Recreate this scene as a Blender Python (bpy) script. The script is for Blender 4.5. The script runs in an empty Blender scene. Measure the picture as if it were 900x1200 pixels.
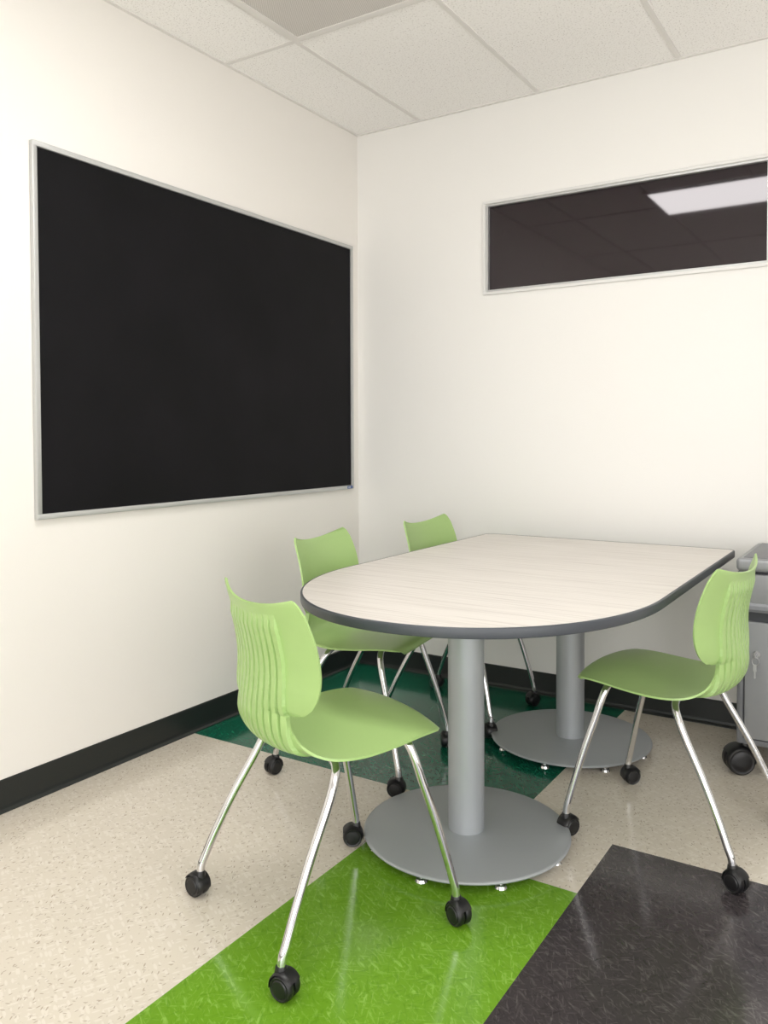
import bpy, bmesh, math, random
import numpy as np
from mathutils import Vector, Matrix
random.seed(4)
D = bpy.data
COL = bpy.context.scene.collection

# ------------------------------------------------------------------ helpers
def lin(c):
    c = c / 255.0
    return c / 12.92 if c <= 0.04045 else ((c + 0.055) / 1.055) ** 2.4
def rgb(r, g, b): return (lin(r), lin(g), lin(b), 1.0)

def new_mat(name):
    m = D.materials.new(name); m.use_nodes = True
    nt = m.node_tree
    return m, nt, nt.nodes["Principled BSDF"]

def simple(name, col, rough=0.5, metal=0.0, spec=0.5, bump=0.0, bscale=200.0, var=0.0, coat=0.0):
    m, nt, b = new_mat(name)
    b.inputs["Base Color"].default_value = col
    b.inputs["Roughness"].default_value = rough
    b.inputs["Metallic"].default_value = metal
    b.inputs["Specular IOR Level"].default_value = spec
    b.inputs["Coat Weight"].default_value = coat
    if bump or var:
        g = nt.nodes.new("ShaderNodeNewGeometry")
        n = nt.nodes.new("ShaderNodeTexNoise"); n.inputs["Scale"].default_value = bscale
        n.inputs["Detail"].default_value = 3
        nt.links.new(g.outputs["Position"], n.inputs["Vector"])
        if bump:
            bp = nt.nodes.new("ShaderNodeBump"); bp.inputs["Strength"].default_value = bump
            bp.inputs["Distance"].default_value = 0.002
            nt.links.new(n.outputs["Fac"], bp.inputs["Height"])
            nt.links.new(bp.outputs["Normal"], b.inputs["Normal"])
        if var:
            mx = nt.nodes.new("ShaderNodeMix"); mx.data_type = 'RGBA'
            mx.inputs["A"].default_value = tuple(c * (1 - var) for c in col[:3]) + (1,)
            mx.inputs["B"].default_value = tuple(min(1, c * (1 + var)) for c in col[:3]) + (1,)
            nt.links.new(n.outputs["Fac"], mx.inputs["Factor"])
            nt.links.new(mx.outputs["Result"], b.inputs["Base Color"])
    return m

def mesh_obj(name, verts, faces, mat=None, smooth=False, parent=None, mats=None):
    me = D.meshes.new(name)
    me.from_pydata([tuple(v) for v in verts], [], faces)
    me.validate(); me.update()
    bm = bmesh.new(); bm.from_mesh(me)
    bmesh.ops.recalc_face_normals(bm, faces=bm.faces)
    bm.to_mesh(me); bm.free()
    if mat: me.materials.append(mat)
    if smooth:
        for p in me.polygons: p.use_smooth = True
    o = D.objects.new(name, me); COL.objects.link(o)
    if parent: o.parent = parent
    return o

def bm_obj(name, bm, mat, parent=None, smooth=False, angle=None):
    me = D.meshes.new(name)
    bmesh.ops.recalc_face_normals(bm, faces=bm.faces)
    bm.to_mesh(me); bm.free()
    for m in (mat if isinstance(mat, (list, tuple)) else [mat]): me.materials.append(m)
    if smooth:
        for p in me.polygons: p.use_smooth = True
        if angle is not None: me.set_sharp_from_angle(angle=angle)
    o = D.objects.new(name, me); COL.objects.link(o)
    if parent: o.parent = parent
    return o

def add_box(bm, x0, x1, y0, y1, z0, z1, bev=0.0, seg=2, mi=0):
    tmp = bmesh.new()
    r = bmesh.ops.create_cube(tmp, size=1)
    for v in tmp.verts:
        v.co = Vector(((x0 + x1) / 2 + v.co.x * (x1 - x0), (y0 + y1) / 2 + v.co.y * (y1 - y0), (z0 + z1) / 2 + v.co.z * (z1 - z0)))
    if bev: bmesh.ops.bevel(tmp, geom=list(tmp.edges), offset=bev, segments=seg, affect='EDGES', profile=0.5)
    for f in tmp.faces: f.material_index = mi
    me = D.meshes.new("t"); tmp.to_mesh(me); tmp.free()
    bm.from_mesh(me); D.meshes.remove(me)

def box(name, x0, x1, y0, y1, z0, z1, mat, bev=0.0, parent=None, seg=2):
    bm = bmesh.new(); add_box(bm, x0, x1, y0, y1, z0, z1, bev, seg)
    return bm_obj(name, bm, mat, parent, smooth=bev > 0, angle=math.radians(40))

def lathe(bm, prof, n=48, mat4=None, mi=0):
    rings = []
    M = mat4 or Matrix.Identity(4)
    for r, z in prof:
        if r < 1e-6: rings.append([bm.verts.new(M @ Vector((0, 0, z)))])
        else: rings.append([bm.verts.new(M @ Vector((r * math.cos(2 * math.pi * i / n), r * math.sin(2 * math.pi * i / n), z))) for i in range(n)])
    for a, b in zip(rings, rings[1:]):
        for i in range(n):
            j = (i + 1) % n
            if len(a) == 1 and len(b) == 1: continue
            if len(a) == 1: f = bm.faces.new((a[0], b[i], b[j]))
            elif len(b) == 1: f = bm.faces.new((a[i], a[j], b[0]))
            else: f = bm.faces.new((a[i], a[j], b[j], b[i]))
            f.material_index = mi

def catmull(P, n):
    P = np.array(P, float); out = []
    Q = np.vstack([2 * P[0] - P[1], P, 2 * P[-1] - P[-2]])
    for i in range(len(P) - 1):
        p0, p1, p2, p3 = Q[i:i + 4]
        for k in range(n):
            t = k / n
            out.append(0.5 * ((2 * p1) + (-p0 + p2) * t + (2 * p0 - 5 * p1 + 4 * p2 - p3) * t * t + (-p0 + 3 * p1 - 3 * p2 + p3) * t ** 3))
    out.append(P[-1]); return np.array(out)

def tube(bm, pts, r, n=20, cap=True):
    pts = [Vector(p) for p in pts]
    T = [(pts[min(i + 1, len(pts) - 1)] - pts[max(i - 1, 0)]).normalized() for i in range(len(pts))]
    up = Vector((0, 0, 1)) if abs(T[0].z) < 0.9 else Vector((0, 1, 0))
    nrm = (up - T[0] * up.dot(T[0])).normalized()
    rings = []
    for p, t in zip(pts, T):
        nrm = (nrm - t * nrm.dot(t)).normalized()
        bi = t.cross(nrm)
        rings.append([bm.verts.new(p + (nrm * math.cos(2 * math.pi * i / n) + bi * math.sin(2 * math.pi * i / n)) * r) for i in range(n)])
    for a, b in zip(rings, rings[1:]):
        for i in range(n): bm.faces.new((a[i], a[(i + 1) % n], b[(i + 1) % n], b[i]))
    if cap: bm.faces.new(rings[0]); bm.faces.new(list(reversed(rings[-1])))

def empty(name, loc, rot=0.0):
    e = D.objects.new(name, None); e.location = loc; e.rotation_euler = (0, 0, rot)
    e.empty_display_size = 0.1; COL.objects.link(e); return e

def structure(o): o["kind"] = "structure"; return o

# ------------------------------------------------------------------ materials
M_wall_l = simple("wall_left_shade_tone", rgb(239, 235, 229), 0.75, spec=0.25, bump=0.2, bscale=260)  # same wall paint, slightly warmer and darker: this wall's shading put into the colour
M_wall_b = simple("wall_paint_back", rgb(241, 239, 235), 0.7, spec=0.25, bump=0.2, bscale=260)
M_wall_o = simple("wall_paint_other", rgb(241, 240, 237), 0.75, spec=0.25)
M_base = simple("baseboard_rubber", rgb(30, 34, 33), 0.4, spec=0.5)
M_alu = simple("brushed_aluminium", rgb(200, 201, 200), 0.42, metal=0.6)
M_chrome = simple("chrome", (0.70, 0.70, 0.715, 1), 0.05, metal=1.0)
M_key = simple("nickel_key", (0.45, 0.45, 0.46, 1), 0.3, metal=1.0)
M_black = simple("black_plastic", rgb(20, 20, 22), 0.38)
M_silver = simple("silver_paint", rgb(172, 176, 180), 0.45, metal=0.35, spec=0.5, bump=0.05, bscale=900)
M_edge = simple("table_edge_grey", rgb(70, 74, 80), 0.42)
M_white = simple("white_frame_paint", rgb(228, 227, 224), 0.45)
M_grid = simple("ceiling_grid_white", rgb(230, 227, 223), 0.6)
M_green = simple("green_polypropylene", rgb(165, 196, 124), 0.33, spec=0.55, bump=0.05, bscale=1500)
M_cab = simple("cabinet_silver", rgb(150, 152, 155), 0.42, metal=0.35)
M_cabb = simple("cabinet_body_grey", rgb(118, 120, 124), 0.42, metal=0.35)
M_cabd = simple("cabinet_dark", rgb(58, 60, 64), 0.45, metal=0.2)
M_blue = simple("blue_label", rgb(52, 84, 140), 0.4)
M_labelw = simple("label_white", rgb(200, 205, 212), 0.5)

def mat_board():
    m, nt, b = new_mat("black_board_surface")
    b.inputs["Roughness"].default_value = 0.6; b.inputs["Specular IOR Level"].default_value = 0.15
    g = nt.nodes.new("ShaderNodeNewGeometry")
    n = nt.nodes.new("ShaderNodeTexNoise"); n.inputs["Scale"].default_value = 3.0; n.inputs["Detail"].default_value = 4
    r = nt.nodes.new("ShaderNodeValToRGB")
    r.color_ramp.elements[0].position = 0.35; r.color_ramp.elements[0].color = rgb(14, 14, 16)
    r.color_ramp.elements[1].position = 0.7; r.color_ramp.elements[1].color = rgb(21, 20, 23)
    nt.links.new(g.outputs["Position"], n.inputs["Vector"]); nt.links.new(n.outputs["Fac"], r.inputs["Fac"])
    nt.links.new(r.outputs["Color"], b.inputs["Base Color"])
    n2 = nt.nodes.new("ShaderNodeTexNoise"); n2.inputs["Scale"].default_value = 500
    bp = nt.nodes.new("ShaderNodeBump"); bp.inputs["Strength"].default_value = 0.3; bp.inputs["Distance"].default_value = 0.001
    nt.links.new(g.outputs["Position"], n2.inputs["Vector"]); nt.links.new(n2.outputs["Fac"], bp.inputs["Height"]); nt.links.new(bp.outputs["Normal"], b.inputs["Normal"])
    return m
M_board = mat_board()

def mat_glass():
    m, nt, b = new_mat("dark_window_glass")
    b.inputs["Base Color"].default_value = rgb(18, 2, 12)
    b.inputs["Roughness"].default_value = 0.035
    b.inputs["IOR"].default_value = 1.56
    b.inputs["Specular Tint"].default_value = (1.0, 0.96, 0.98, 1)
    return m
M_glass = mat_glass()

class NB:
    def __init__(s, nt): s.nt = nt
    def L(s, a, c): s.nt.links.new(a, c)
    def math(s, op, a, c):
        n = s.nt.nodes.new("ShaderNodeMath"); n.operation = op
        for i, v in enumerate((a, c)):
            if hasattr(v, "links"): s.L(v, n.inputs[i])
            else: n.inputs[i].default_value = v
        return n.outputs[0]
    def mapping(s, vec, loc=(0, 0, 0), rot=0, sc=(1, 1, 1)):
        mp = s.nt.nodes.new("ShaderNodeMapping"); mp.inputs["Rotation"].default_value = (0, 0, rot); mp.inputs["Location"].default_value = loc
        s.L(vec, mp.inputs["Vector"])
        m2 = s.nt.nodes.new("ShaderNodeMapping"); m2.inputs["Scale"].default_value = sc
        s.L(mp.outputs["Vector"], m2.inputs["Vector"]); return m2.outputs["Vector"]
    def clamp(s, v):
        cl = s.nt.nodes.new("ShaderNodeClamp"); s.L(v, cl.inputs["Value"]); return cl.outputs[0]
    def mix(s, f, a, b):
        m = s.nt.nodes.new("ShaderNodeMix"); m.data_type = 'RGBA'
        s.L(f, m.inputs["Factor"])
        for k, v in (("A", a), ("B", b)):
            if hasattr(v, "links"): s.L(v, m.inputs[k])
            else: m.inputs[k].default_value = v
        return m.outputs["Result"]

def vinyl(name, base, light, dark, rough, lw, dw, streak=False, cloud=0.05, th=0.60):
    m, nt, b = new_mat(name); N = NB(nt)
    g = nt.nodes.new("ShaderNodeNewGeometry"); pos = g.outputs["Position"]
    def chips(rot, sc, off, t, cut=0.35):
        vec = N.mapping(pos, (off, off * 1.7, 0), rot, (sc, sc * 3.4, 1))
        v = nt.nodes.new("ShaderNodeTexVoronoi"); v.voronoi_dimensions = '2D'; v.inputs["Scale"].default_value = 1
        N.L(vec, v.inputs["Vector"])
        sp = nt.nodes.new("ShaderNodeSeparateColor"); N.L(v.outputs["Color"], sp.inputs["Color"])
        d = N.math('SUBTRACT', N.math('MULTIPLY', N.math('SUBTRACT', sp.outputs[0], cut), t), v.outputs["Distance"])
        return N.clamp(N.math('MULTIPLY', d, 12.0))
    def streaks(rot, sc, off, th):
        vec = N.mapping(pos, (off, off * 1.7, off), rot, (sc, sc * 4.5, 1))
        n = nt.nodes.new("ShaderNodeTexNoise"); n.inputs["Scale"].default_value = 1; n.inputs["Detail"].default_value = 3.5
        n.inputs["Distortion"].default_value = 0.7
        N.L(vec, n.inputs["Vector"])
        return N.clamp(N.math('MULTIPLY', N.math('SUBTRACT', n.outputs["Fac"], th), 6.0))
    if streak:
        a = N.math('MAXIMUM', streaks(0.5, 27, 0, th), streaks(1.2, 30, 3.3, th + .02))
        a = N.math('MAXIMUM', a, streaks(2.7, 28, 8.1, th + .03))
        c = N.math('MAXIMUM', streaks(0.9, 26, 5.2, th), streaks(2.2, 28, 11.7, th))
    else:
        a = N.math('MAXIMUM', chips(0.5, 30, 0.0, .75), chips(2.1, 34, 3.1, .75))
        c = N.math('MAXIMUM', chips(1.0, 36, 5.5, .80, .66), chips(1.75, 42, 9.3, .80, .67))
        c = N.math('MAXIMUM', c, chips(2.7, 38, 2.3, .80, .68))
    a = N.math('MULTIPLY', a, lw); c = N.math('MULTIPLY', c, dw)
    n = nt.nodes.new("ShaderNodeTexNoise"); n.inputs["Scale"].default_value = 5; n.inputs["Detail"].default_value = 5
    N.L(pos, n.inputs["Vector"])
    c0 = N.mix(n.outputs["Fac"], tuple(x * (1 - cloud) for x in base[:3]) + (1,), tuple(x * (1 + cloud) for x in base[:3]) + (1,))
    c1 = N.mix(a, c0, light); c2 = N.mix(c, c1, dark)
    N.L(c2, b.inputs["Base Color"])
    b.inputs["Roughness"].default_value = rough
    b.inputs["Specular IOR Level"].default_value = 0.6
    n3 = nt.nodes.new("ShaderNodeTexNoise"); n3.inputs["Scale"].default_value = 22; n3.inputs["Detail"].default_value = 2
    N.L(pos, n3.inputs["Vector"])
    bp = nt.nodes.new("ShaderNodeBump"); bp.inputs["Strength"].default_value = 0.09; bp.inputs["Distance"].default_value = 0.002
    N.L(n3.outputs["Fac"], bp.inputs["Height"]); N.L(bp.outputs["Normal"], b.inputs["Normal"])
    return m
M_fl = [vinyl("floor_beige", rgb(215, 206, 191), rgb(230, 223, 212), rgb(156, 140, 120), 0.16, 0.5, 0.65),
        vinyl("floor_bright_green", rgb(108, 155, 38), rgb(156, 194, 92), rgb(74, 124, 20), 0.13, 0.6, 0.5, True, th=.56),
        vinyl("floor_charcoal", rgb(60, 55, 57), rgb(108, 102, 103), rgb(38, 34, 36), 0.13, 0.55, 0.5, True, th=.56),
        vinyl("floor_dark_green", rgb(16, 96, 72), rgb(56, 136, 112), rgb(6, 62, 48), 0.13, 0.45, 0.5, True, th=.57)]

def mat_ceiling(name="ceiling_tile"):
    m, nt, b = new_mat(name)
    g = nt.nodes.new("ShaderNodeNewGeometry")
    v = nt.nodes.new("ShaderNodeTexNoise"); v.inputs["Scale"].default_value = 150; v.inputs["Detail"].default_value = 3; v.inputs["Roughness"].default_value = 0.7
    nt.links.new(g.outputs["Position"], v.inputs["Vector"])
    r = nt.nodes.new("ShaderNodeValToRGB")
    r.color_ramp.elements[0].position = 0.34; r.color_ramp.elements[0].color = rgb(208, 204, 199)
    r.color_ramp.elements[1].position = 0.44; r.color_ramp.elements[1].color = rgb(252, 250, 247)
    nt.links.new(v.outputs["Fac"], r.inputs["Fac"]); nt.links.new(r.outputs["Color"], b.inputs["Base Color"])
    b.inputs["Roughness"].default_value = 0.9; b.inputs["Specular IOR Level"].default_value = 0.1
    bp = nt.nodes.new("ShaderNodeBump"); bp.inputs["Strength"].default_value = 0.2; bp.inputs["Distance"].default_value = 0.002
    nt.links.new(v.outputs["Fac"], bp.inputs["Height"]); nt.links.new(bp.outputs["Normal"], b.inputs["Normal"])
    return m
M_ceil = mat_ceiling()

def mat_perf():
    m, nt, b = new_mat("perforated_grille")
    g = nt.nodes.new("ShaderNodeNewGeometry")
    mp = nt.nodes.new("ShaderNodeMapping"); mp.inputs["Scale"].default_value = (190, 190, 0); mp.inputs["Rotation"].default_value = (0, 0, 0.785)
    nt.links.new(g.outputs["Position"], mp.inputs["Vector"])
    v = nt.nodes.new("ShaderNodeTexVoronoi"); v.voronoi_dimensions = '2D'; v.inputs["Randomness"].default_value = 0.0; v.inputs["Scale"].default_value = 1
    nt.links.new(mp.outputs["Vector"], v.inputs["Vector"])
    r = nt.nodes.new("ShaderNodeValToRGB")
    r.color_ramp.elements[0].position = 0.24; r.color_ramp.elements[0].color = rgb(172, 166, 160)
    r.color_ramp.elements[1].position = 0.38; r.color_ramp.elements[1].color = rgb(222, 218, 213)
    nt.links.new(v.outputs["Distance"], r.inputs["Fac"]); nt.links.new(r.outputs["Color"], b.inputs["Base Color"])
    b.inputs["Roughness"].default_value = 0.6
    return m
M_perf = mat_perf()

def mat_laminate():
    m, nt, b = new_mat("striped_laminate")
    g = nt.nodes.new("ShaderNodeNewGeometry")
    mp = nt.nodes.new("ShaderNodeMapping"); mp.inputs["Scale"].default_value = (3.0, 150, 1)
    nt.links.new(g.outputs["Position"], mp.inputs["Vector"])
    n = nt.nodes.new("ShaderNodeTexNoise"); n.inputs["Scale"].default_value = 1.0; n.inputs["Detail"].default_value = 2
    nt.links.new(mp.outputs["Vector"], n.inputs["Vector"])
    r = nt.nodes.new("ShaderNodeValToRGB")
    r.color_ramp.elements[0].position = 0.34; r.color_ramp.elements[0].color = rgb(208, 201, 193)
    r.color_ramp.elements[1].position = 0.52; r.color_ramp.elements[1].color = rgb(227, 221, 214)
    nt.links.new(n.outputs["Fac"], r.inputs["Fac"]); nt.links.new(r.outputs["Color"], b.inputs["Base Color"])
    b.inputs["Roughness"].default_value = 0.34
    return m
M_lam = mat_laminate()

def mat_emit(name, col, s):
    m = D.materials.new(name); m.use_nodes = True; nt = m.node_tree; nt.nodes.clear()
    e = nt.nodes.new("ShaderNodeEmission"); o = nt.nodes.new("ShaderNodeOutputMaterial")
    e.inputs["Color"].default_value = col; e.inputs["Strength"].default_value = s
    nt.links.new(e.outputs[0], o.inputs[0]); return m
M_lamp = mat_emit("lit_diffuser", (1.0, 0.985, 0.965, 1), 15.5)
M_lamp2 = mat_emit("lit_diffuser_dimmer", (1.0, 0.985, 0.965, 1), 7.0)

# ------------------------------------------------------------------ room
RX, RY, H = 4.4, -5.4, 2.7132
T = 0.305
GX, GYT, GYC = 1.080, -1.49, -1.19
xs = sorted([0.0, RX] + [GX + T * i for i in range(-3, 11)])
ys = sorted([0.0, RY, GYC] + [GYC + T * i for i in range(1, 4)] + [GYT - T * i for i in range(0, 13)])
xs = [x for x in xs if x <= RX]; ys = [y for y in ys if RY <= y <= 0.0]
V, F, MI = [], [], []
for y in ys:
    for x in xs: V.append((x, y, 0))
nx = len(xs)
for j in range(len(ys) - 1):
    for i in range(nx - 1):
        F.append((j * nx + i, j * nx + i + 1, (j + 1) * nx + i + 1, (j + 1) * nx + i))
        cx, cy = (xs[i] + xs[i + 1]) / 2, (ys[j] + ys[j + 1]) / 2
        k = 0
        if cx < GX + T and cy > GYC: k = 3
        elif GX < cx < GX + 2 * T and -3.35 < cy < GYT: k = 1
        elif GX + 2 * T < cx < 2.9 and -3.05 < cy < GYC: k = 2
        MI.append(k)
me = D.meshes.new("floor"); me.from_pydata(V, [], F); me.update()
for m in M_fl: me.materials.append(m)
for p, k in zip(me.polygons, MI): p.material_index = k
fl = D.objects.new("floor", me); COL.objects.link(fl); structure(fl)

structure(box("wall_left", -0.1, 0, RY, 0.1, 0, H + .1, M_wall_l))
structure(box("wall_right", RX, RX + .1, RY, 0.1, 0, H + .1, M_wall_o))
structure(box("wall_front", -0.1, RX + .1, RY - .1, RY, 0, H + .1, M_wall_o))
WX0, WX1, WZ0, WZ1 = 0.724, 1.938, 1.844, 2.254
bm = bmesh.new()
add_box(bm, 0, WX0, 0, 0.1, 0, H + .1); add_box(bm, WX1, RX, 0, 0.1, 0, H + .1)
add_box(bm, WX0, WX1, 0, 0.1, 0, WZ0); add_box(bm, WX0, WX1, 0, 0.1, WZ1, H + .1)
structure(bm_obj("wall_back", bm, M_wall_b))
structure(box("ceiling", 0, RX, RY, 0, H, H + .08, M_ceil))

bm = bmesh.new()
def frame(bm, x0, x1, z0, z1, w, y0, y1, bev=0.0015, mi=0):
    add_box(bm, x0, x1, y0, y1, z1 - w, z1, bev, 1, mi); add_box(bm, x0, x1, y0, y1, z0, z0 + w, bev, 1, mi)
    add_box(bm, x0, x0 + w, y0, y1, z0 + w, z1 - w, 0, 1, mi); add_box(bm, x1 - w, x1, y0, y1, z0 + w, z1 - w, 0, 1, mi)
frame(bm, WX0 - .011, WX1 + .011, WZ0 - .011, WZ1 + .011, .013, -0.012, 0.0)
frame(bm, WX0 + .0005, WX1 - .0005, WZ0 + .0005, WZ1 - .0005, .012, -0.004, 0.05, mi=1)
for zz in (WZ0 + .08, WZ1 - .08):
    lathe(bm, [(0, .003), (.003, .003), (.004, 0)], 10, Matrix.Translation((WX1 - .006, -.004, zz)) @ Matrix.Rotation(math.radians(90), 4, 'X'), 1)
w = structure(bm_obj("window_1", bm, [M_white, M_alu]))
g = box("window_pane", WX0 + .011, WX1 - .011, 0.014, 0.022, WZ0 + .011, WZ1 - .011, M_glass, parent=w)

def baseboard(name, p0, p1, nrm):
    prof = [(0, 0), (0.016, 0), (0.0155, 0.003), (0.008, 0.010), (0.0055, 0.02), (0.005, 0.098), (0.003, 0.1015), (0, 0.102)]
    vs = []
    for p in (p0, p1):
        for o, z in prof: vs.append((p[0] + nrm[0] * o, p[1] + nrm[1] * o, z))
    n = len(prof)
    fs = [(i, (i + 1) % n, n + (i + 1) % n, n + i) for i in range(n)] + [tuple(range(n)), tuple(range(2 * n - 1, n - 1, -1))]
    structure(mesh_obj(name, vs, fs, M_base))
baseboard("baseboard_left", (0, RY), (0, 0), (1, 0))
baseboard("baseboard_back", (0.0, 0), (RX, 0), (0, -1))
baseboard("baseboard_right", (RX, RY), (RX, 0), (-1, 0))
baseboard("baseboard_front", (0, RY), (RX, RY), (0, 1))

# ceiling grid
bm = bmesh.new()
gx = [0.373 + 0.61 * i for i in range(0, 7)]
gy = [-0.97, -2.19, -3.41, -4.63]
zt0, zt1 = H - 0.004, H + .002
for x in gx: add_box(bm, x - .010, x + .010, RY, -.016, zt0, zt1)
for y in gy: add_box(bm, .016, RX, y - .010, y + .010, zt0 + .0007, zt1)
add_box(bm, 0, .016, RY + .001, -.001, zt0 - .001, zt1); add_box(bm, 0.016, RX, -.016, 0, zt0 - .0015, zt1)
structure(bm_obj("trim_1", bm, M_grid))

vent = empty("ceiling_vent", (0.678, -1.275, H - .004))
vent["label"] = "square perforated white metal air return set in the ceiling grid"; vent["category"] = "air vent"
bm = bmesh.new()
for a in ((-.293, .293, -.293, -.265), (-.293, .293, .265, .293), (-.293, -.265, -.265, .265), (.265, .293, -.265, .265)):
    add_box(bm, a[0], a[1], a[2], a[3], -.010, 0.0)
bm_obj("vent_frame", bm, M_grid, vent)
box("grille", -.266, .266, -.266, .266, -.007, -.003, M_perf, parent=vent)

def troffer(x0, x1, y0, y1, lamp):
    e = empty("ceiling_light", ((x0 + x1) / 2, (y0 + y1) / 2, H - .004))
    e["label"] = "flat rectangular lit ceiling panel light with white frame"; e["category"] = "ceiling light"; e["group"] = "ceiling panel lights"
    hx, hy = (x1 - x0) / 2, (y1 - y0) / 2
    bm = bmesh.new()
    for a in ((-hx, hx, -hy, -hy + .02), (-hx, hx, hy - .02, hy), (-hx, -hx + .02, -hy + .02, hy - .02), (hx - .02, hx, -hy + .02, hy - .02)):
        add_box(bm, a[0], a[1], a[2], a[3], -.010, 0.0)
    bm_obj("light_frame", bm, M_white, e)
    box("diffuser", -hx + .019, hx - .019, -hy + .019, hy - .019, -.006, -.002, lamp, parent=e)
troffer(0.960, 1.80, -2.39, -1.78, M_lamp)
troffer(2.25, 3.45, -4.75, -4.15, M_lamp2)

# ------------------------------------------------------------------ board
B0, B1, BZ0, BZ1 = -1.877, -0.069, 0.911, 2.136
bd = empty("chalkboard", (0, (B0 + B1) / 2, BZ0))
bd["label"] = "large blank black board with thin aluminium frame hung on the wall"; bd["category"] = "board"
hy = (B1 - B0) / 2; hz = BZ1 - BZ0
bm = bmesh.new()
fwid = 0.018
add_box(bm, 0.001, .020, -hy, hy, hz - fwid, hz, .002, 2); add_box(bm, 0.001, .020, -hy, hy, 0, fwid, .002, 2)
add_box(bm, 0.001, .0195, -hy + .0003, -hy + fwid, fwid - .002, hz - fwid + .002, .002, 2); add_box(bm, 0.001, .0195, hy - fwid, hy - .0003, fwid - .002, hz - fwid + .002, .002, 2)
bm_obj("board_frame", bm, M_alu, bd, True, math.radians(40))
box("board_surface", .002, .012, -hy + .015, hy - .015, .015, hz - .015, M_board, parent=bd)
bm = bmesh.new(); add_box(bm, .0200, .0208, hy - .060, hy - .014, .002, .016, mi=0)
add_box(bm, .0208, .0210, hy - .054, hy - .030, .0065, .0110, mi=1)
bm_obj("maker_label", bm, [M_blue, M_labelw], bd)

# ------------------------------------------------------------------ table
TX, TYF, TYC, TR, TRY, TZ, TTH = 1.311, -0.105, -1.22, 0.526, 0.640, 0.733, 0.026
TB = 0.945
COLX = 1.318 - TX
tb = empty("conference_table", (TX, -TB, 0))
tb["label"] = "round-ended conference table, pale striped laminate top, grey edge, two pedestals"; tb["category"] = "table"
def outline(off=0.0):
    pts = []
    rc = 0.035
    for (cx, cy, a0) in ((TR - rc, TYF - rc, 0), (-(TR - rc), TYF - rc, 90)):
        for i in range(9):
            a = math.radians(a0 + 90 * i / 8); pts.append((cx + (rc + off) * math.cos(a), cy + (rc + off) * math.sin(a)))
    for i in range(121):
        a = math.radians(180 + 180 * i / 120)
        ry = TRY
        p = 1.0 if a < 1.5 * math.pi else 0.93
        ca, sa = math.cos(a), math.sin(a)
        pts.append((math.copysign(abs(ca) ** p, ca) * (TR + off), TYC + math.copysign(abs(sa) ** p, sa) * (ry + off)))
    return [(x, y + TB) for x, y in pts]
o0 = outline(-.003); n = len(o0)
vs = [(x, y, TZ) for x, y in o0] + [(x, y, TZ - TTH + .001) for x, y in o0]
mesh_obj("tabletop", vs, [tuple(range(n)), tuple(range(2 * n - 1, n - 1, -1))] + [(i, (i + 1) % n, n + (i + 1) % n, n + i) for i in range(n)], M_lam, parent=tb)
prof = [(-.0032, TZ - .004), (-.0032, TZ + .0006), (-.001, TZ + .0006), (.0020, TZ - .0005), (.003, TZ - .003), (.003, TZ - TTH + .003), (.0020, TZ - TTH + .0005), (-.001, TZ - TTH), (-.02, TZ - TTH), (-.02, TZ - TTH + .0005)]
vs, fs = [], []
for o, z in prof: vs += [(x, y, z) for x, y in outline(o)]
for r in range(len(prof) - 1):
    for i in range(n): fs.append((r * n + i, r * n + (i + 1) % n, (r + 1) * n + (i + 1) % n, (r + 1) * n + i))
mesh_obj("edge_band", vs, fs, M_edge, True, tb)
for yy in (-1.384, -0.506):
    ly = yy + TB
    bm = bmesh.new(); Mt = Matrix.Translation((COLX, ly, 0))
    lathe(bm, [(0, .034), (.0525, .034), (.0525, .691), (.0, .691)], 56, Mt)
    add_box(bm, COLX - .20, COLX + .20, ly - .03, ly + .03, .691, .7068, .003)
    add_box(bm, COLX - .03, COLX + .03, ly - .19, ly + .19, .691, .7062, .003)
    bm_obj("column", bm, M_silver, tb, True, math.radians(40))
    bm = bmesh.new()
    lathe(bm, [(0, .024), (.295, .024), (.299, .026), (.300, .029), (.298, .032), (.293, .034), (0, .035)], 96, Mt)
    bs = bm_obj("pedestal_base", bm, M_silver, tb, True, math.radians(40))
    bs["label"] = "flat round silver-grey steel base plate"
    for k in range(8):
        a = math.radians(45 * k - 89)
        bm = bmesh.new()
        lathe(bm, [(0, 0), (.015, 0), (.017, .003), (.014, .010), (.007, .012), (.007, .0245), (0, .0245)], 20,
              Matrix.Translation((COLX + .272 * math.cos(a), ly + .272 * math.sin(a), 0)))
        bm_obj("levelling_foot", bm, M_chrome, bs, True, math.radians(40))

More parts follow.
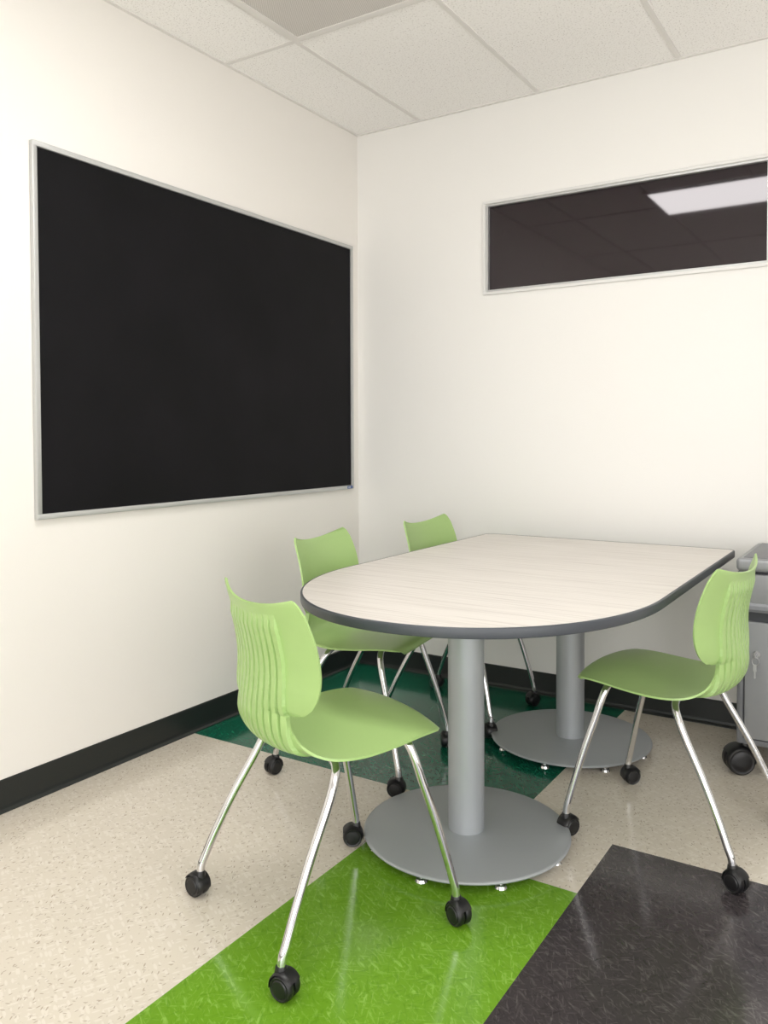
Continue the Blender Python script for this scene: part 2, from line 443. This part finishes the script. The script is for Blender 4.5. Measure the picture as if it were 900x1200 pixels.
# ------------------------------------------------------------------ chair
def shell():
    K = [  # y, z, halfwidth, camber(towards sitter at the edge)
        (.238, .454, .152, -.008), (.241, .465, .168, -.011), (.233, .477, .184, -.014), (.207, .485, .199, -.015),
        (.147, .484, .211, -.013), (.06, .472, .219, -.008), (-.02, .460, .219, .000), (-.085, .454, .207, .010),
        (-.132, .458, .184, .020), (-.163, .474, .158, .026), (-.181, .502, .139, .029), (-.187, .530, .127, .030),
        (-.187, .555, .124, .032), (-.186, .565, .152, .042), (-.184, .577, .180, .048), (-.181, .600, .202, .051),
        (-.178, .634, .213, .053), (-.179, .672, .215, .052), (-.186, .715, .213, .050), (-.196, .758, .207, .045),
        (-.202, .779, .202, .042), (-.205, .791, .197, .039), (-.2075, .799, .190, .037), (-.209, .803, .179, .036)]
    S = catmull(K, 7); R = len(S); C = 341
    t = np.linspace(-1, 1, C)
    y, z, w, c = S[:, 0], S[:, 1], S[:, 2], S[:, 3]
    ty, tz = np.gradient(y), np.gradient(z)
    l = np.hypot(ty, tz); ty, tz = ty / l, tz / l
    ny, nz = tz, -ty
    idx = np.arange(R)
    fr = np.clip((7 * 3.0 - idx) / (7 * 2.0), 0, 1)
    ny = ny * (1 - fr); nz = nz * (1 - fr) + fr
    up = np.clip((z - .70) / .09, 0, 1) * (idx > R * 0.5)
    at = np.abs(t)
    P = np.zeros((R, C, 3))
    P[:, :, 0] = w[:, None] * t[None, :]
    cam = c[:, None] * (at ** 2.0)[None, :]
    P[:, :, 1] = y[:, None] + ny[:, None] * cam - fr[:, None] * (at ** 3 * .014)[None, :]
    P[:, :, 2] = z[:, None] + nz[:, None] * cam + (up[:, None] * (0.009 * at ** 2 - .003)[None, :])
    du = np.gradient(P, axis=1); dv = np.gradient(P, axis=0)
    N = np.cross(du, dv); N /= np.maximum(np.linalg.norm(N, axis=2, keepdims=True), 1e-9)
    if N[R // 4, C // 2][2] < 0: N = -N
    th = 0.0056
    lo = np.interp(idx, [7 * 7.2, 7 * 8.4], [0, 1])
    s_hi = np.interp(z, [.752, .780], [1, 0])
    amp = lo * np.where(idx > R * .5, s_hi, 1)
    thr = np.interp(idx, [0, 7 * 8, 7 * 10, 7 * 12, 7 * 14, 7 * 19, R], [.150, .144, .134, .126, .124, .122, .122])
    X = np.abs(P[:, :, 0]) / thr[:, None]
    NR = 5.5      # raised fins separated by narrow deep grooves
    ph = X * NR + .5
    f2 = np.abs((ph - np.floor(ph)) - .5) * 2
    fin = np.clip((0.80 - f2) / .12, 0, 1)
    fin = np.where(X < 1.0, fin, 0.0)
    off = th + amp[:, None] * 0.0085 * fin
    Q = P - N * off[:, :, None]
    return P, Q, R, C
P_, Q_, R_, C_ = shell()
SPLIT = 7 * 12
def shell_part(name, r0, r1):
    nr = r1 - r0 + 1
    vs = np.vstack([P_[r0:r1 + 1].reshape(-1, 3), Q_[r0:r1 + 1].reshape(-1, 3)])
    n = nr * C_; fs = []
    for j in range(nr - 1):
        for i in range(C_ - 1):
            a = j * C_ + i
            fs.append((a, a + 1, a + C_ + 1, a + C_)); fs.append((n + a, n + a + C_, n + a + C_ + 1, n + a + 1))
        a = j * C_; fs.append((a, a + C_, n + a + C_, n + a)); b = a + C_ - 1; fs.append((b, n + b, n + b + C_, b + C_))
    for i in range(C_ - 1):
        fs.append((i, n + i, n + i + 1, i + 1)); b = (nr - 1) * C_ + i; fs.append((b, b + 1, n + b + 1, n + b))
    me = D.meshes.new(name); me.from_pydata([tuple(v) for v in vs], [], fs); me.update()
    bm = bmesh.new(); bm.from_mesh(me); bmesh.ops.recalc_face_normals(bm, faces=bm.faces); bm.to_mesh(me); bm.free()
    for p in me.polygons: p.use_smooth = True
    me.set_sharp_from_angle(angle=math.radians(38))
    me.materials.append(M_green); return me
ME_seat = shell_part("seat", 0, SPLIT)
ME_back = shell_part("backrest", SPLIT, R_ - 1)

LX = .230
def leg_mesh(sx, sy):
    if sy < 0: pts = [(0, -.055, .4385), (.09, -.055, .4385), (.136, -.056, .437), (.165, -.062, .425), (.180, -.076, .398), (.190, -.100, .350), (.2055, -.150, .26), (.219, -.194, .17), (.2275, -.221, .107), (.2297, -.232, .082), (.230, -.236, .058)]
    else: pts = [(0, .135, .4655), (.09, .135, .4625), (.136, .137, .454), (.165, .141, .437), (.180, .150, .403), (.190, .164, .350), (.2055, .190, .26), (.219, .213, .17), (.2275, .228, .107), (.2297, .234, .082), (.230, .236, .058)]
    pts = [(x * sx, y, z) for x, y, z in pts]
    bm = bmesh.new(); tube(bm, catmull(pts, 6), .0103, 20)
    me = D.meshes.new("leg"); bmesh.ops.recalc_face_normals(bm, faces=bm.faces); bm.to_mesh(me); bm.free()
    for p in me.polygons: p.use_smooth = True
    me.materials.append(M_chrome); return me
ME_legs = {(sx, sy): leg_mesh(sx, sy) for sx in (1, -1) for sy in (1, -1)}

def caster_mesh(r=0.028, w=0.020, gap=0.004, stem=.066, tr=0.010):
    bm = bmesh.new()
    for s in (1, -1):
        Mx = Matrix.Translation((0, -tr, r)) @ Matrix.Rotation(math.radians(90) * s, 4, 'Y')
        g = gap / 2
        lathe(bm, [(0, g), (r * .8, g), (r * .95, g + .001), (r, g + .004), (r, g + w - .007), (r * .96, g + w - .004), (r * .86, g + w - .001), (r * .78, g + w - .002), (r * .70, g + w - .0022), (r * .62, g + w), (r * .25, g + w + .001), (0, g + w + .001)], 36, Mx)
    n = 20; rings = []
    hw = gap / 2 + w * .90
    for i in range(n + 1):
        a = math.radians(-10 + 160 * i / n)
        ca, sa = math.cos(a), math.sin(a)
        ring = []
        for (xx, rr) in ((-hw, r + .0006), (-hw * .85, r + .003), (-hw * .4, r + .0042), (hw * .4, r + .0042), (hw * .85, r + .003), (hw, r + .0006)):
            ring.append(bm.verts.new((xx, -tr + rr * ca, max(.004, r + rr * sa))))
        rings.append(ring)
    for a, b in zip(rings, rings[1:]):
        for i in range(6): bm.faces.new((a[i], a[(i + 1) % 6], b[(i + 1) % 6], b[i]))
    bm.faces.new(rings[0]); bm.faces.new(list(reversed(rings[-1])))
    lathe(bm, [(0, r * 1.2), (.015, r * 1.4), (.0142, r * 1.9), (.0125, stem - .002), (.0115, stem), (0, stem)], 20)
    me = D.meshes.new("caster"); bmesh.ops.recalc_face_normals(bm, faces=bm.faces); bm.to_mesh(me); bm.free()
    for p in me.polygons: p.use_smooth = True
    me.set_sharp_from_angle(angle=math.radians(35))
    me.materials.append(M_black); return me
ME_cast = caster_mesh()

def chair(x, y, ang, label, swiv):
    e = empty("office_chair", (x, y, 0), math.radians(ang - 90))
    e["label"] = label; e["category"] = "chair"; e["group"] = "green chairs around the table"
    def add(name, me, par, loc=(0, 0, 0), rz=0.0):
        o = D.objects.new(name, me); COL.objects.link(o); o.parent = par; o.location = loc; o.rotation_euler = (0, 0, rz); return o
    add("seat", ME_seat, e)
    add("backrest", ME_back, e)
    for i, (k, me) in enumerate(ME_legs.items()):
        l = add("leg", me, e); l["label"] = "bent chrome tube leg"
        c = add("caster", ME_cast, l, (k[0] * LX, k[1] * .236, 0), math.radians(swiv[i])); c["label"] = "black twin-wheel caster"
    return e
#  order of swiv: (+x,front) (+x,back) (-x,front) (-x,back)
chair(1.1785, -1.891, 66.3, "light green plastic chair on chrome casters by the rounded table end", [90, 115, -30, -70])
chair(0.738, -1.053, 8, "light green plastic chair tucked under the table beside the board wall", [10, 70, -60, 40])
chair(0.800, -0.394, 1, "light green plastic chair pushed in close to the room corner", [-40, 20, 60, 0])
chair(1.817, -1.004, 173.5, "light green plastic chair tucked in beside the metal cabinet", [50, -30, 70, -20])

# ------------------------------------------------------------------ cabinet
cx0, cx1, cy0, cy1, cz0, cz1 = 1.907, 2.35, -0.49, -0.04, 0.115, 0.758
cb = empty("storage_cabinet", ((cx0 + cx1) / 2, (cy0 + cy1) / 2, 0))
cb["label"] = "silver-grey metal mobile drawer cabinet with keys in its lock"; cb["category"] = "cabinet"
hx, hyy = (cx1 - cx0) / 2, (cy1 - cy0) / 2
bm = bmesh.new()
add_box(bm, -hx, hx, -hyy + .02, hyy, cz0, cz1 - .045, .006)
add_box(bm, -hx, -hx + .022, -hyy, -hyy + .03, cz0, cz1 - .045, .006); add_box(bm, hx - .022, hx, -hyy, -hyy + .03, cz0, cz1 - .045, .006)
add_box(bm, -hx + .02, hx - .02, -hyy + .002, -hyy + .03, cz0, cz0 + .02, .003)
bm_obj("body", bm, M_cabb, cb, True, math.radians(40))
bm = bmesh.new()
add_box(bm, -hx - .004, hx + .004, -hyy - .012, hyy, cz1 - .045, cz1, .014, 4)
bm_obj("top", bm, M_cab, cb, True, math.radians(40))["label"] = "grey top panel with rounded edges"
box("top_mat", -hx + .018, hx - .018, -hyy + .010, hyy - .018, cz1 - .002, cz1 + .002, M_cabb, .001, parent=cb)
def front_panel(name, z0, z1):
    return box(name, -hx + .026, hx - .026, -hyy - .008, -hyy + .021, z0, z1, M_cab, .004, cb)
box("front_gap", -hx + .021, hx - .021, -hyy + .004, -hyy + .0205, .136, .708, M_cabd, parent=cb)
d1 = front_panel("drawer", .584, .704)
bm = bmesh.new()
prf = [(-hyy - .006, .610), (-hyy - .013, .598), (-hyy - .016, .586), (-hyy - .014, .577), (-hyy - .009, .579), (-hyy - .008, .588), (-hyy - .004, .592)]
vv = [[bm.verts.new((x, a, b)) for a, b in prf] for x in (-hx + .028, hx - .028)]
for i in range(7): bm.faces.new((vv[0][i], vv[0][(i + 1) % 7], vv[1][(i + 1) % 7], vv[1][i]))
bm.faces.new(vv[0]); bm.faces.new(list(reversed(vv[1])))
bm_obj("handle", bm, M_cabb, d1)
d2 = front_panel("door", .140, .542)
bm = bmesh.new()
LKX = .064
Mx = Matrix.Translation((-hx + LKX, -hyy - .008, .432)) @ Matrix.Rotation(math.radians(90), 4, 'X')
lathe(bm, [(0, -.002), (.012, -.002), (.012, .003), (.010, .005), (0, .005)], 24, Mx)
lk = bm_obj("lock", bm, M_key, d2, True, math.radians(40))
bm = bmesh.new()
add_box(bm, -hx + LKX - .0015, -hx + LKX + .0015, -hyy - .036, -hyy - .010, .424, .440, .001)
tube(bm, [(-hx + LKX + .011 * math.cos(a), -hyy - .032, .414 + .014 * math.sin(a)) for a in [math.radians(15 * i) for i in range(25)]], .0012, 8, False)
add_box(bm, -hx + LKX - .008, -hx + LKX + .003, -hyy - .033, -hyy - .031, .380, .404, .0006); add_box(bm, -hx + LKX - .005, -hx + LKX, -hyy - .033, -hyy - .031, .356, .382, .0006)
bm_obj("key", bm, M_key, d2)
ME_c2 = caster_mesh(.048, .030, .008, .116, .020)
for sx in (-1, 1):
    for sy in (-1, 1):
        o = D.objects.new("caster", ME_c2); COL.objects.link(o); o.parent = cb
        o.location = (sx * (hx - .020), sy * (hyy - .045), 0); o.rotation_euler = (0, 0, math.radians(-60 if sx < 0 else -40)); o["label"] = "large black twin-wheel caster"

# ------------------------------------------------------------------ lights
def area(name, loc, direction, sx, sy, power, col):
    l = D.lights.new(name, 'AREA'); l.shape = 'RECTANGLE'; l.size = sx; l.size_y = sy; l.energy = power; l.color = col
    o = D.objects.new(name, l); COL.objects.link(o); o.location = loc
    o.rotation_euler = Vector(direction).to_track_quat('-Z', 'Y').to_euler(); return o
area("daylight_window", (RX - .10, -3.0, 1.15), (-1, 0.12, 0.0), 2.6, 1.9, 41, (0.98, 0.985, 1.0))
area("daylight_front", (2.6, RY + .14, 1.2), (-0.1, 1, 0.06), 3.0, 2.0, 62, (0.97, 0.98, 1.0))
wd = D.worlds.new("World"); bpy.context.scene.world = wd; wd.use_nodes = True
wd.node_tree.nodes["Background"].inputs[0].default_value = (0.9, 0.95, 1, 1); wd.node_tree.nodes["Background"].inputs[1].default_value = 0.4

# ------------------------------------------------------------------ camera
cam = D.cameras.new("camera"); co = D.objects.new("camera", cam); COL.objects.link(co)
FPX, PV = 965.48, 535.34
cam.sensor_fit = 'VERTICAL'; cam.sensor_height = 36.0; cam.lens = FPX / 1200 * 36
cam.shift_y = -(600 - PV) / 1200
ya, ti, ro = math.radians(32.4754), math.radians(1.5313), math.radians(-0.212)
Fw = Vector((-math.sin(ya) * math.cos(ti), math.cos(ya) * math.cos(ti), -math.sin(ti)))
Rt = Vector((math.cos(ya), math.sin(ya), 0)); Up = Rt.cross(Fw)
R2 = Rt * math.cos(ro) + Up * math.sin(ro); U2 = Up * math.cos(ro) - Rt * math.sin(ro)
M3 = Matrix((R2, U2, -Fw)).transposed()
co.matrix_world = Matrix.Translation((2.3976, -3.5217, 1.1836)) @ M3.to_4x4()
cam.clip_start = 0.02
bpy.context.scene.camera = co
bpy.context.scene.view_settings.view_transform = 'Standard'
